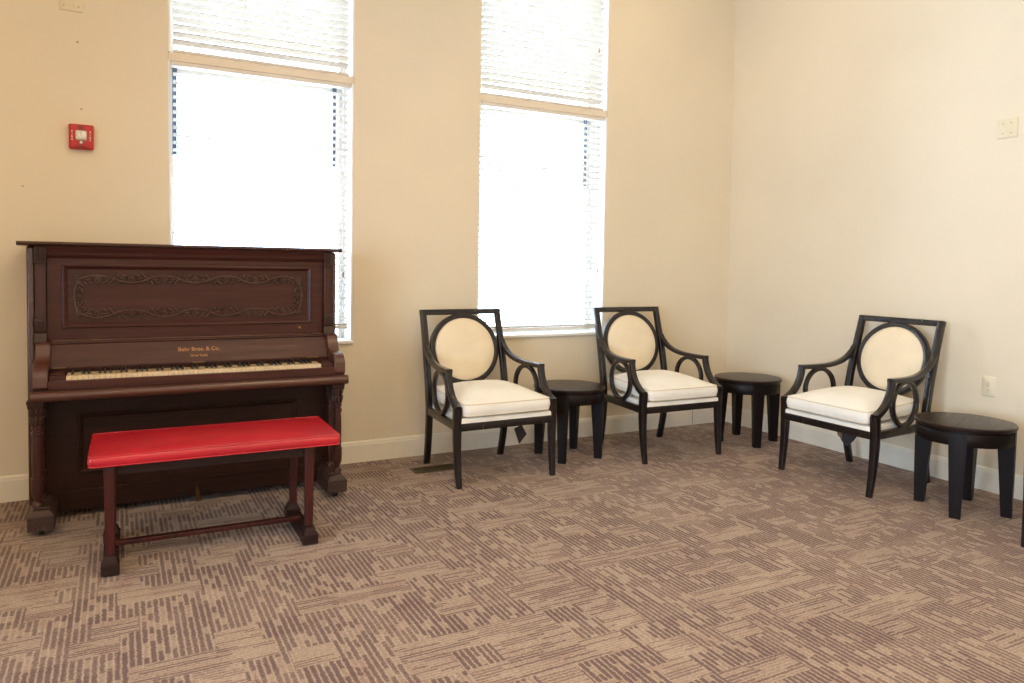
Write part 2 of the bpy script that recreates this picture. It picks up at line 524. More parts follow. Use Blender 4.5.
blind(*WIN[0], ZM0, .886, 'long white slatted blind below the transom of the window behind the piano', (-3.352, 1.25), low=True)
blind(*WIN[1], ZT, ZM1 + .002, 'white slatted blind in the upper light of the window between the armchairs', (-1.385, 2.98), tilt=27)
blind(*WIN[1], ZM0, .838, 'long white slatted blind below the transom of the window between the armchairs', (-1.36, 1.30), low=True)

# ------------------------------------------------------------------ piano
PX = -4.2715; PH = .7635
def build_piano():
    P = empty('upright_piano', 'dark mahogany upright piano with carved front panel and ivory keys against the wall', 'piano', (PX, -.36, 0))
    OY = .36
    def pb(mb, name, mat, par=P, **kw):
        for v in mb.bm.verts: v.co.y += OY
        return mb.build(name, mat, par, **kw)
    FU, FL = -.40, -.42
    # sides
    for s in (-1, 1):
        x0, x1 = sorted((s * (PH + (.010 if s < 0 else 0)), s * (PH - .028)))
        pb(MB().box(x0, x1, -.415, -.04, .075, 1.377), 'side_panel', M['sidep'], bevel=.013, seg=4)
    pb(MB().box(-PH + .028, PH - .028, -.06, -.04, .08, 1.36), 'back_board', M['mahod'], smooth=0)
    # lid with rounded edge
    prof = [(-.440, 1.3655), (-.452, 1.369), (-.457, 1.376), (-.452, 1.384), (-.440, 1.388), (-.045, 1.388), (-.035, 1.382), (-.035, 1.366)]
    prof = [(y, z + .012) for y, z in prof]
    rings = []
    for x, ins in ((-PH - .036, .010), (-PH - .044, .004), (-PH - .046, 0)):
        rings.append([(x, y + (ins if y < -.2 else -ins), z if ins == 0 else 1.389 + (z - 1.389) * (1 - ins * 55)) for y, z in prof])
    full = rings + [[(-x - .022, y, z) for (x, y, z) in r] for r in reversed(rings)]
    pb(MB().loft(full), 'lid', M['maholid'], smooth=50)
    # cornice under the lid
    prof = [(FU, 1.318), (FU - .006, 1.322), (FU - .010, 1.332), (FU - .018, 1.336), (FU - .020, 1.356), (FU - .030, 1.366), (FU - .032, 1.3775), (-.06, 1.3775), (-.06, 1.318)]
    pb(MB().loft([[(x, y, z) for y, z in prof] for x in (-PH + .03, PH - .03)]), 'cornice', M['maho'], smooth=40)
    # upper pilasters with carved blocks
    for s in (-1, 1):
        c = s * (PH - .050); hw = .024
        q = pb(MB().box(c - hw, c + hw, -.425, -.395, .90, 1.377), 'pilaster', M['mahov'], bevel=.003)
        b = MB().box(c - hw - .002, c + hw + .002, -.440, -.424, 1.302, 1.372)
        for k in range(5): b.box(c - hw + .002 + k * .0095, c - hw + .0065 + k * .0095, -.447, -.439, 1.308, 1.368)
        b.box(c - hw - .003, c + hw + .003, -.447, -.424, 1.294, 1.302)
        pb(b, 'capital_block', M['carve'], q, bevel=.0015)
        b = MB()
        b.prism([(-.424, 1.018), (-.440, 1.018), (-.444, 1.00), (-.443, .965), (-.437, .950), (-.424, .948)], 'x', c - hw - .002, c + hw + .002)
        b.prism([(-.424, .945), (-.438, .945), (-.446, .925), (-.452, .905), (-.452, .898), (-.424, .898)], 'x', c - hw - .003, c + hw + .003)
        for k in range(4): b.box(c - hw + .005 + k * .011, c - hw + .010 + k * .011, -.449, -.442, .968, 1.006)
        pb(b, 'corbel_block', M['carve'], q, bevel=.0015)
    # upper front panel: frame, moulding, recessed field, carving
    ix = PH - .076
    X0, X1, Z0, Z1 = -.625, .622, .963, 1.290
    f = MB()
    f.box(-ix, X0, FU, FU + .02, .905, 1.320).box(X1, ix, FU, FU + .02, .905, 1.320)
    f.box(X0, X1, FU, FU + .02, .905, Z0).box(X0, X1, FU, FU + .02, Z1, 1.320)
    up = pb(f, 'upper_panel', M['maho'], smooth=0)
    pb(MB().box(X0 - .01, X1 + .01, FU + .014, FU + .02, Z0 - .01, Z1 + .01), 'panel_field', M['maho'], up, smooth=0)
    mo = MB()
    prf = [(0, 0), (.003, -.007), (.008, -.009), (.013, -.006), (.016, .002), (.022, .006), (.026, .013), (0, .015)]
    rings = []
    for sx, sz in ((0, 0), (1, 0), (1, 1), (0, 1)):
        rings.append([((X0 + a) if sx == 0 else (X1 - a), FU + d, (Z0 + a) if sz == 0 else (Z1 - a)) for a, d in prf])
    mo.loft(rings, closed=True)
    pb(mo, 'panel_moulding', M['maho'], up, smooth=30)
    # carved scrolling vine band
    cb = MB()
    cy = FU + .006
    cx0, cx1, cz0, cz1 = -.553, .550, 1.035, 1.214
    def vine(p0, p1, nwave, flip):
        p0 = Vector(p0); p1 = Vector(p1); d = (p1 - p0); Lg = d.length; u = d / Lg; nn = Vector((-u.z, 0, u.x))
        pts = []
        N = nwave * 16
        for k in range(N + 1):
            t = k / N; o = .019 * math.sin(t * nwave * PI) * flip
            pts.append(p0 + d * t + nn * o)
        cb.tube(pts, .0052, 6)
        for w_ in range(nwave):
            t = (w_ + .5) / nwave; sg = (1 if w_ % 2 == 0 else -1) * flip
            c = p0 + d * t - nn * .004 * sg
            # spiral rosette on the inner side of each wave, leaves springing from the stem
            sp = []
            for k in range(19):
                a = k / 18 * 3.0 * PI; r = .0170 * (1 - k / 24)
                sp.append(c + u * r * math.cos(a) + nn * r * math.sin(a) * sg + Vector((0, -.003, 0)))
            cb.tube(sp, .0034, 6)
            cb.ellipsoid(c + Vector((0, -.005, 0)), (.0068, .006, .0068))
            ang = math.atan2(u.z, u.x)
            for q, (du, dn, ro, ln) in enumerate(((.034, -.012, .45, .018), (-.034, -.012, -.45, .018), (.040, .003, -.30, .017), (-.042, .002, .35, .016), (.030, .018, .25, .014), (-.030, .018, -.25, .014),
                                                  (.058, -.014, .95, .015), (.066, -.004, .75, .014), (.072, .010, .5, .013), (-.060, .014, .8, .013), (-.058, -.016, -.9, .012), (.052, .016, .1, .012))):
                cc = c + u * du + nn * dn * sg
                cb.ellipsoid(cc, (ln, .0062, .0050), -(ang + ro * sg), 'y', 8, 5)
    vine((cx0 + .01, cy, cz1), (cx1 - .01, cy, cz1), 7, 1)
    vine((cx0 + .01, cy, cz0), (cx1 - .01, cy, cz0), 7, -1)
    vine((cx0, cy, cz0 + .012), (cx0, cy, cz1 - .012), 1, 1)
    vine((cx1, cy, cz0 + .012), (cx1, cy, cz1 - .012), 1, -1)
    for (ccx, ccz) in ((cx0, cz0), (cx0, cz1), (cx1, cz0), (cx1, cz1)):
        for k in range(6):
            a = k * PI / 3
            cb.ellipsoid((ccx + .012 * math.cos(a), cy, ccz + .012 * math.sin(a)), (.011, .004, .0045), -a, 'y', 7, 5)
    pb(cb, 'carving', M['mahol'], up, smooth=60)
    gb = MB()
    for (a, b_, c_, d_) in ((cx0 - .027, cx1 + .027, cz1 - .026, cz1 + .026), (cx0 - .027, cx1 + .027, cz0 - .026, cz0 + .026), (cx0 - .027, cx0 + .027, cz0 + .026, cz1 - .026), (cx1 - .027, cx1 + .027, cz0 + .026, cz1 - .026)):
        gb.box(a, b_, FU + .0118, FU + .0145, c_, d_)
    pb(gb, 'carving_ground', M['carve'], up, smooth=0)
    pb(MB().lathe([(.0065, 0), (.0065, -.002), (.003, -.004), (.003, -.010), (.007, -.014), (.007, -.018), (.003, -.022)], (.553, FU, .939), 14, 'y'), 'knob', M['brass'], up)
    # fallboard
    fx = PH - .064; fl = -.6705
    prof = [(-.395, .903), (-.418, .903), (-.428, .899), (-.430, .890), (-.424, .884), (-.430, .87), (-.478, .775), (-.478, .768), (-.395, .768)]
    fb = pb(MB().loft([[(x, y, z) for y, z in prof] for x in (fl, fx)]), 'fallboard', M['maho'], smooth=25)
    pb(MB().box(fl, fx, -.4345, -.398, .8985, .907), 'fallboard_ledge', M['mahol'], fb, bevel=.003)
    ang = math.atan2(.048, .095)
    def onface(z, off=.0008): 
        y = -.430 - (.87 - z) / .095 * .048
        return y - off
    for body, z, size, sx in (('Behr Bros. & Co.', .840, .030, 1.0), ('New York', .807, .019, 1.05)):
        text_mesh(body, size, M['gold'], fb, 'lettering', (.012 if size > .02 else .010, onface(z) + OY, z), (PI / 2 - ang, 0, 0), .0004, sx, .0006)
    for xx in (-.636, .006, .612):
        pb(MB().box(xx - .030, xx + .030, -.487, -.475, .772, .7755), 'hinge_strip', M['brass'], fb, smooth=0)
    # keybed, key slip, front roll
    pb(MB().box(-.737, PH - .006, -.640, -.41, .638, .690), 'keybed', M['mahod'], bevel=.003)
    n = 20; ring = []
    for k in range(n):
        a = 2 * PI * k / n
        ring.append((-.640 + .026 * math.cos(a) if math.cos(a) < 0 else -.640 + .010 * math.cos(a), .6585 + .0255 * math.sin(a)))
    rings = []
    for x, sc in ((-.7340, .35), (-.7400, .7), (-.7420, 1), (.7725, 1), (.7705, .7), (.7645, .35)):
        rings.append([(x, -.640 + (y + .640) * sc, .6585 + (z - .6585) * sc) for y, z in ring])
    pb(MB().loft(rings), 'front_roll', M['mahol'], smooth=50)
    pb(MB().box(fl, fx, -.634, -.622, .688, .729), 'key_slip', M['maho'], bevel=.003)
    pb(MB().box(fl, fx, -.6335, -.60, .722, .7300), 'key_slip_cap', M['mahol'], bevel=.002)
    KX = -4.2555 - PX; KW = 1.227 / 52
    for s in (-1, 1):
        xin = KX + s * (1.227 / 2 + .002); xo = (fx - .001) if s > 0 else fl + .001
        a, b = sorted((xin, xo))
        k = MB().box(a, b, -.612, -.478, .70, .752)
        k.box(a + .004, b - .004, -.600, -.500, .752, .760)
        kb = pb(k, 'key_block', M['maho'], bevel=.004, seg=3)
    # keys
    for i in range(52):
        x = KX - 1.227 / 2 + i * KW
        o = pb(MB().box(x + .0007, x + KW - .0007, -.619, -.485, .7365, .7495).box(x + .0007, x + KW - .0007, -.6175, -.6135, .722, .738), 'white_key', M['ivory'], bevel=.0009, seg=1)
    blacks = 0
    for i in range(51):
        nm = 'ABCDEFG'[i % 7]
        if nm in 'BE': continue
        x = KX - 1.227 / 2 + (i + 1) * KW
        o = pb(MB().frustum(x - .0060, x + .0060, -.574, -.482, .746, .7640, .0012, .003), 'black_key', M['ebony'], bevel=.001, seg=1)
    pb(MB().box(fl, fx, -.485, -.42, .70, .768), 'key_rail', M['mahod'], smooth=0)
    # cheeks: S-scroll arms
    cp = [(-.395, .690), (-.628, .690), (-.634, .700), (-.634, .745), (-.628, .768), (-.612, .788), (-.588, .800), (-.560, .806), (-.530, .806), (-.505, .811), (-.488, .824), (-.476, .845), (-.468, .866), (-.462, .884), (-.452, .896), (-.436, .902), (-.395, .902)]
    for s in (-1, 1):
        a, b = (-.736, -.671) if s < 0 else (fx + .0005, PH - .002)
        pb(MB().prism(cp, 'x', a, b), 'cheek', M['mahol'], smooth=30, bevel=.004)
    # lower front panel
    lx = PH - .028
    LX0, LX1, LZa, LZb = -.560, .540, .222, .528
    f = MB()
    f.box(-lx, LX0, FL, FL + .02, .135, .64).box(LX1, lx, FL, FL + .02, .135, .64)
    f.box(LX0, LX1, FL, FL + .02, .135, LZa).box(LX0, LX1, FL, FL + .02, LZb, .64)
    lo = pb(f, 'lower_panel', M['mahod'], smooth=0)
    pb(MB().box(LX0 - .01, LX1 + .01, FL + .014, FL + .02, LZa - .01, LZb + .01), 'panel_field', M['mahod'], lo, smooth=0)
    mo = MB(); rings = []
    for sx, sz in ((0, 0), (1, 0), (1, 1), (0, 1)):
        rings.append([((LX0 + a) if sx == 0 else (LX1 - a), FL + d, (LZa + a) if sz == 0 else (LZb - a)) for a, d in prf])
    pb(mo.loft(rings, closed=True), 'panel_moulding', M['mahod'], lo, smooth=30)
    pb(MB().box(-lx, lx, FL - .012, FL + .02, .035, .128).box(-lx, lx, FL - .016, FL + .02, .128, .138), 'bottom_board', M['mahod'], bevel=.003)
    sl = MB()
    for xx in (-.063, .055): sl.box(xx - .022, xx + .022, FL - .0128, FL - .01, .046, .060)
    pb(sl, 'pedal_slot', M['pit'], smooth=0)
    pd = MB().sweep([(0, -.425, .088), (0, -.450, .085), (0, -.475, .070), (0, -.500, .048), (0, -.525, .040), (0, -.548, .040)], (1, 0, 0), [.016, .018, .020, .026, .036, .030], .010, rnd=.004)
    pb(pd, 'pedal', M['brass'], smooth=60)
    # toe blocks, columns, casters
    for s in (-1, 1):
        cx = s * (PH - .058) + (.004 if s < 0 else 0); sh = .018 * s
        b = MB().box(cx - .055, cx + .055, -.690, -.405, .030, .098).frustum(cx - .055, cx + .055, -.690, -.405, .098, .122, .020, .022)
        b.box(cx - .033, cx + .033, -.640, -.420, .122, .130)
        toe = pb(b, 'toe_block', M['footw'], bevel=.003)
        for yy in (-.650, -.46):
            c = MB().lathe([(.012, .0), (.019, .002), (.019, .028), (.012, .030)], (cx, yy, .0), 16, 'z')
            c = MB().lathe([(.006, -.010), (.017, -.009), (.019, -.004), (.019, .004), (.017, .009), (.006, .010)], (cx, yy, .0192), 18, 'x')
            c.box(cx - .014, cx + .014, yy - .008, yy + .012, .026, .034)
            pb(c, 'caster', M['rubber'], toe)
        prof = [(.030, .130), (.030, .140), (.027, .146), (.018, .152), (.017, .158), (.022, .170), (.030, .190), (.0325, .215), (.0325, .245), (.031, .254), (.033, .260), (.033, .268), (.026, .272), (.0275, .30), (.0285, .36), (.0275, .43), (.024, .470), (.030, .474), (.031, .482), (.030, .489), (.024, .492), (.024, .502), (.030, .506), (.030, .514), (.023, .518), (.022, .528), (.027, .545), (.031, .560), (.024, .566), (.028, .585), (.033, .600), (.033, .606)]
        for yy in (-.615, -.470):
            col = pb(MB().lathe([(r * .78, z) for r, z in prof], (cx + sh, yy, 0), 24), 'column', M['mahov'], smooth=40)
            lv = MB()
            for k in range(8):
                a = 2 * PI * k / 8
                rx, ry = math.cos(a), math.sin(a)
                lv.tube([(cx + sh + rx * r * .78, yy + ry * r * .78, z) for r, z in ((.024, .522), (.029, .545), (.034, .562), (.031, .566))], [.005, .0075, .006, .002], 6)
                lv.tube([(cx + sh + rx * r * .78, yy + ry * r * .78, z) for r, z in ((.027, .566), (.031, .585), (.037, .600), (.034, .604))], [.005, .0075, .006, .002], 6)
            pb(lv, 'leaf_capital', M['carve'], col, smooth=60)
        pb(MB().box(cx + sh - .036, cx + sh + .032, -.642, -.41, .604, .640).box(cx + sh - .040, cx + sh + .036, -.640, -.41, .622, .6395), 'bracket', M['mahod'], bevel=.004)
    return P
build_piano()

# ------------------------------------------------------------------ cushions
def rrect(hx, hy, r, n=6, bow=0):
    pts = []
    for (sx, sy, a0) in ((1, 1, 0), (-1, 1, 90), (-1, -1, 180), (1, -1, 270)):
        for k in range(n + 1):
            a = math.radians(a0 + 90 * k / n)
            pts.append((sx * (hx - r) + r * math.cos(a), sy * (hy - r) + r * math.sin(a)))
    # add straight-edge points
    out = []
    for i, p in enumerate(pts):
        q = pts[(i + 1) % len(pts)]; out.append(p)
        d = math.hypot(q[0] - p[0], q[1] - p[1])
        if d > .05:
            m = 10
            for k in range(1, m): out.append((p[0] + (q[0] - p[0]) * k / m, p[1] + (q[1] - p[1]) * k / m))
    if bow:
        out = [(x * (1 + bow * (1 - min(1, (y / hy) ** 2))), y * (1 + bow * (1 - min(1, (x / hx) ** 2)))) for x, y in out]
    return out
def cushion(hx, hy, z0, z1, crown, r, bulge=.004, edge=.006, sag=0, bottom_crown=.004, bow=0):
    base = rrect(hx, hy, r, bow=bow); mb = MB(); rings = []
    def ztop(x, y): return z1 + crown * (1 - min(1, abs(x / hx)) ** 3.2) * (1 - min(1, abs(y / hy)) ** 3.2) + sag * ((x / hx) ** 2)
    def rg(s, f): return [(x * s, y * s, f(x * s, y * s)) for x, y in base]
    for s in (.08, .3, .6, .85, .97): rings.append(rg(s, lambda x, y: z0 - bottom_crown * (1 - max(abs(x / hx), abs(y / hy)) ** 2)))
    off = lambda d, z: [(x + d * (1 if x > 0 else -1) * min(1, abs(x) / hx * 1.0) ** 6, y + d * (1 if y > 0 else -1) * min(1, abs(y) / hy) ** 6, z(x, y)) for x, y in base]
    rings.append(off(0, lambda x, y: z0 + .001))
    for t in (.25, .5, .75): rings.append(off(bulge * math.sin(PI * t), lambda x, y, t=t: z0 + (ztop(x, y) - z0) * t))
    rings.append(off(0, lambda x, y: ztop(x, y) - .001))
    for s in (.985, .96, .92, .86, .78, .66, .52, .36, .2, .06): rings.append(rg(s, ztop))
    mb.loft(rings)
    pip = MB()
    pip.tube([(x * 1.003, y * 1.003, ztop(x, y) - .001) for x, y in base], edge * .5, 8, closed=True)
    pip.tube([(x * 1.003, y * 1.003, z0 + .002) for x, y in base], edge * .5, 8, closed=True)
    return mb, pip

# ------------------------------------------------------------------ piano bench
def build_bench():
    B = empty('piano_bench', 'long red vinyl topped wooden piano bench standing in front of the piano', 'bench', (-4.262, -1.095, 0), math.radians(-.6))
    c, p = cushion(.515, .232, .461, .506, .019, .016, .006, .006)
    for mb_ in (c, p):
        for q in mb_.bm.verts: q.co.x += .024; q.co.y += .006
    co = c.build('seat_cushion', M['red'], B, smooth=60)
    p.build('piping', M['red'], co, smooth=60)
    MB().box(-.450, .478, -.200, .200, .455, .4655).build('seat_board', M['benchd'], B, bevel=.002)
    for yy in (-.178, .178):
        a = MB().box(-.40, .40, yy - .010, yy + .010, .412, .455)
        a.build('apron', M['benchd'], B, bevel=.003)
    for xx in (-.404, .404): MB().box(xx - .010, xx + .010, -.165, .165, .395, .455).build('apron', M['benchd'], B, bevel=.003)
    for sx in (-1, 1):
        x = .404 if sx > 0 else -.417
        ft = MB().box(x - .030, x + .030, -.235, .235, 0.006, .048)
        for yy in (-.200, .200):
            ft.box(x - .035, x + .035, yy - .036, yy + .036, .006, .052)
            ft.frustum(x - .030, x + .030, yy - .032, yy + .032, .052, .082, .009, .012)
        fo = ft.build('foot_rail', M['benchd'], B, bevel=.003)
        g = MB()
        for yy in (-.205, .205): g.lathe([(.012, 0), (.014, .002), (.014, .006)], (x, yy, 0), 12)
        g.build('glide', M['rubber'], fo)
        for yy in (-.185, .185):
            rings = []
            for z, h in ((.080, .0175), (.20, .0195), (.34, .0215), (.40, .0225), (.456, .0225)):
                ch = h * .3
                rings.append([(x + a, yy + b, z) for a, b in ((h - ch, h), (-h + ch, h), (-h, h - ch), (-h, -h + ch), (-h + ch, -h), (h - ch, -h), (h, -h + ch), (h, h - ch))])
            MB().loft(rings).build('leg', M['benchw'], B, smooth=30)
    MB().box(-.400, .400, -.017, .017, .050, .072).build('stretcher', M['benchw'], B, bevel=.004)
    return B
build_bench()

# ------------------------------------------------------------------ armchair
CD = .305        # origin is mid depth; y0 = front feet
def build_chair():
    E = empty('armchair', 'x', 'chair')
    wd = M['espresso']
    def Y(y): return y - CD
    def pts(l): return [(x, Y(y), z) for x, y, z in l]
    for s in (-1, 1):
        # front leg, slight sabre, square top block
        path = catmull([(s * .324, .002, 0), (s * .327, .016, .10), (s * .329, .027, .22), (s * .330, .031, .33), (s * .330, .030, .40), (s * .330, .026, .474)], 4)
        n = len(path)
        ww = [.030 + .014 * min(1, (i / (n - 1)) / .6) for i in range(n)]
        MB().sweep([(p.x, Y(p.y), p.z) for p in path], (1, 0, 0), ww, ww, rnd=.004).build('front_leg', wd, E, smooth=50)
        # rear leg and back post in one bent piece
        path = catmull([(s * .276, .612, 0), (s * .280, .585, .12), (s * .283, .566, .25), (s * .284, .560, .36), (s * .284, .576, .50), (s * .283, .612, .68), (s * .280, .660, .86), (s * .279, .702, 1.010)], 5)
        n = len(path)
        tt = [.032 + .010 * min(1, (i / (n - 1)) / .35) - .008 * max(0, (i / (n - 1) - .5) * 2) for i in range(n)]
        MB().sweep([(p.x, Y(p.y), p.z) for p in path], (1, 0, 0), .040, tt, rnd=.005).build('back_post', wd, E, smooth=50)
        # side rail
        MB().sweep(pts([(s * .331, .02, .360), (s * .310, .30, .362), (s * .287, .55, .362)]), (1, 0, 0), .030, .046, rnd=.003).build('side_rail', wd, E, smooth=50)
        # arm: front scroll from the leg top up to the elbow corner, then back to the post
        a1 = catmull([(s * .331, .012, .468), (s * .331, .045, .480), (s * .330, .090, .510), (s * .329, .128, .550), (s * .328, .154, .600), (s * .327, .166, .650), (s * .326, .171, .684)], 4)
        a2 = catmull([(s * .326, .155, .673), (s * .322, .23, .672), (s * .315, .33, .673), (s * .306, .42, .680), (s * .298, .50, .698), (s * .292, .560, .726), (s * .287, .604, .766), (s * .284, .628, .806)], 4)
        m = MB()
        m.sweep([(p.x, Y(p.y), p.z) for p in a1], (1, 0, 0), .040, [.034 - .004 * i / len(a1) for i in range(len(a1))], rnd=.004)
        nn = len(a2)
        m.sweep([(p.x, Y(p.y), p.z) for p in a2], (1, 0, 0), [.042 - .010 * i / nn for i in range(nn)], [.028 if i < nn * .8 else .028 - .012 * (i / nn - .8) / .2 for i in range(nn)], rnd=.004)
        m.build('arm', wd, E, smooth=50)
        # ring under the arm
        ring = []
        for k in range(40):
            a = 2 * PI * k / 40
            yy = .322 + .126 * math.cos(a)
            ring.append((s * (.331 - (yy) * .072), Y(yy), .523 + .132 * math.sin(a)))
        MB().sweep(ring, (1, 0, 0), .026, .026, closed=True, rnd=.004).build('arm_ring', wd, E, smooth=50)
    MB().sweep(pts([(-.315, .016, .360), (.315, .016, .360)]), (0, 1, 0), .028, .046, rnd=.003).build('front_rail', wd, E, smooth=50)
    MB().sweep(pts([(-.285, .560, .360), (.285, .560, .360)]), (0, 1, 0), .026, .046, rnd=.003).build('back_rail', wd, E, smooth=50)
    # back plane: local frame (u=x, v up the leaning back)
    base = Vector((0, Y(.576), .50)); topv = Vector((0, Y(.702), 1.006)); v = (topv - base).normalized(); nrm = Vector((0, -v.z, v.y))
    def bp(x, z, d=0):
        t = (z - base.z) / v.z
        return base + v * t + Vector((x, 0, 0)) + nrm * d
    MB().sweep([bp(-.298, .995, 0), bp(.298, .995, 0)], nrm, .034, .035, rnd=.004).build('top_rail', wd, E, smooth=50)
    ring = []
    for k in range(64):
        a = 2 * PI * k / 64
        ring.append(bp(.2365 * math.cos(a), .745 + .222 * math.sin(a) , .004))
    MB().sweep(ring, nrm, .034, .034, closed=True, rnd=.004).build('back_ring', wd, E, smooth=50)
    pd = MB(); rings = []
    for s, d in ((.3, -.012), (.97, -.012), (1, -.004), (1, .010), (.975, .018), (.92, .024), (.8, .030), (.6, .035), (.35, .038), (.1, .039)):
        rings.append([bp(.219 * s * math.cos(2 * PI * k / 64), .745 + .206 * s * math.sin(2 * PI * k / 64), d) for k in range(64)])
    pad = pd.loft(rings).build('back_pad', M['creampad'], E, smooth=60)
    MB().tube([bp(.215 * math.cos(2 * PI * k / 64), .745 + .202 * math.sin(2 * PI * k / 64), .019) for k in range(64)], .003, 6, closed=True).build('piping', M['piping'], pad, smooth=60)
    # upholstered deck
    dk = MB(); rings = []
    def trap(ins, z): 
        return [(-.312 + ins, Y(.006 + ins * .4), z), (.312 - ins, Y(.006 + ins * .4), z), (.268 - ins, Y(.548 - ins), z), (-.268 + ins, Y(.548 - ins), z)]
    for ins, z in ((0, .372), (0, .400), (.004, .408), (.012, .412), (.05, .414)): rings.append(trap(ins, z))
    dk.loft(rings).build('seat_deck', M['cream'], E, smooth=60, bevel=.006)
    c, p = cushion(.296, .268, .424, .494, .055, .03, .008, .0065, bow=.012, bottom_crown=.008)
    def taper(mb):
        for q in mb.bm.verts:
            k = (q.co.y + .268) / .536
            q.co.x *= 1.0 - .08 * k
            q.co.y += Y(.262)
            q.co.z += .030 * k
    taper(c); taper(p)
    co = c.build('seat_cushion', M['cream'], E, smooth=60)
    p.build('piping', M['piping'], co, smooth=60)
    return E
ch0 = build_chair()
def hanging_tag(parent, x, y, z):
    r = MB().tube([(x, y, .345), (x + .003, y, (z + .345) / 2), (x, y, z + .055)], .0012, 5).build('tag_string', M['tag'], parent)
    q = MB().prism([(x - .045, z + .052), (x + .012, z + .072), (x + .050, z + .006), (x - .005, z - .055)], 'y', y - .001, y + .003)
    q.build('hanging_tag', M['tag'], parent, smooth=0)
chairs = [
    ((-2.5565, -.820), 1.1, 'black framed cream armchair nearest the piano'),
    ((-1.206, -.8555), -1.0, 'black framed cream armchair between the two round side tables by the corner'),
    ((-.7890, -1.6600), -90.3, 'black framed cream armchair against the right wall below the outlet'),
    ((-.795, -3.155), -90, 'dark armchair cut off at the right edge, only its front leg showing'),
]
objs = []
for i, ((x, y), deg, lab) in enumerate(chairs):
    o = ch0 if i == 0 else copy_tree(ch0)
    a = math.radians(deg)
    o.location = (x - math.sin(a) * CD, y + math.cos(a) * CD, 0); o.rotation_euler = (0, 0, a)
    o['label'] = lab; o['group'] = 'black framed armchairs with round backs along the walls'
    objs.append(o)
hanging_tag(objs[0], .270, .02, .19)
# wedge shaped tag folded under the third chair
q = MB().prism([(-.01, .338), (.145, .338), (.10, .27), (.055, .225), (.02, .25), (-.02, .30)], 'y', -.16, -.154).build('hanging_tag', M['tag'], objs[2], smooth=0)
MB().prism([(-.02, .335), (.018, .330), (.022, .262), (-.012, .285)], 'y', -.164, -.161).build('paper_tag', M['tagp'], objs[2], smooth=0)
MB().tube([(.335 - .02, -.02, .34), (.34 - .02, -.02, .25), (.343 - .02, -.02, .16)], .0015, 5).build('tag_string', M['tagp'], objs[1])

# ------------------------------------------------------------------ side tables
def build_table():
    T = empty('side_table', 'x', 'side table')
    top = [(.05, .470), (.236, .470), (.244, .472), (.248, .478), (.248, .490), (.244, .4945), (.238, .4955), (.05, .4955)]
    MB().lathe(top, n=72).build('table_top', M['tablew'], T, smooth=40)
    MB().lathe([(.19, .452), (.228, .452), (.228, .471), (.19, .471)], n=64).build('neck_ring', M['tableleg'], T, smooth=40)
    outer = [(.215, .392), (.236, .392), (.238, .395), (.238, .458), (.236, .461), (.215, .461)]
    mb = MB(); rings = []
    for k in range(72):
        a = 2 * PI * k / 72
        rings.append([(r * math.cos(a), r * math.sin(a), z) for r, z in outer])
    mb.loft(rings, closed=True).build('apron', M['tableleg'], T, smooth=40)
    for k in range(4):
        a0 = PI / 2 * k
        m = MB(); rings = []
        for z, half, ro, ri in ((0, .027, .236, .186), (.10, .031, .238, .180), (.22, .036, .240, .172), (.34, .041, .241, .164), (.40, .043, .2415, .160), (.461, .0435, .2415, .160)):
            out = []
            for j in range(7):
                a = -half / ro + 2 * half / ro * j / 6
                out.append((ro * math.cos(a + a0), ro * math.sin(a + a0), z))
            for j in range(6, -1, -1):
                a = -half / ro + 2 * half / ro * j / 6
                out.append((ri * math.cos(a + a0), ri * math.sin(a + a0), z))
            rings.append(out)
        m.loft(rings).build('leg', M['tableleg'], T, smooth=35)
    return T
t0 = build_table()
tabs = [((-1.878, -.4345), 47.6, 'round dark wood side table between the two armchairs at the window wall'),
        ((-.384, -.630), 64.3, 'round dark wood side table standing in the room corner'),
        ((-.4835, -2.340), 23.0, 'round dark wood side table by the right wall under the outlet')]
for i, ((x, y), deg, lab) in enumerate(tabs):
    o = t0 if i == 0 else copy_tree(t0)
    o.location = (x, y, 0); o.rotation_euler = (0, 0, math.radians(deg))
    o['label'] = lab; o['group'] = 'round dark side tables beside the armchairs'

# ------------------------------------------------------------------ wall and floor fittings
al = empty('fire_alarm', 'red square fire alarm with clear strobe high on the wall above the piano', 'fire alarm', (-4.818, 0, 1.986))
hw, hh = .060, .068
body = MB()
rings = []
for y, ins in ((.002, .002), (-.022, 0), (-.034, .002), (-.040, .006), (-.042, .012)):
    rings.append([(x, y, z) for x, z in [(p[0], p[1]) for p in [(q[0], q[1]) for q in rrect(hw - ins, hh - ins, .008, 4)]]])
bo = body.loft(rings).build('housing', M['alarm'], al, smooth=40)
g = MB()
for k in range(4): g.box(-.016, .016, -.0428, -.0415, .036 + k * .0065, .039 + k * .0065)
g.box(-.026, .026, -.0428, -.0415, -.058, -.052)
g.build('speaker_grille', M['slot'], bo, smooth=0)
ln = MB().loft([[(x, y, z + .004) for x, z in rrect(h, h, r, 4)] for y, h, r in ((-.041, .027, .008), (-.050, .027, .010), (-.058, .022, .010), (-.061, .012, .006))]).build('strobe_lens', M['clear'], al, smooth=40)
MB().lathe([(.008, -.041), (.008, -.052), (.004, -.056)], (0, 0, -.034), 14, 'y').build('strobe_reflector', M['clear'], al)
for sx in (-1, 1):
    for k, chh in enumerate('FIRE'):
        text_mesh(chh, .013, M['white'], bo, 'lettering', (sx * .043, -.0424, .024 - k * .014), (PI / 2, 0, 0), .0004, 1, .0004)

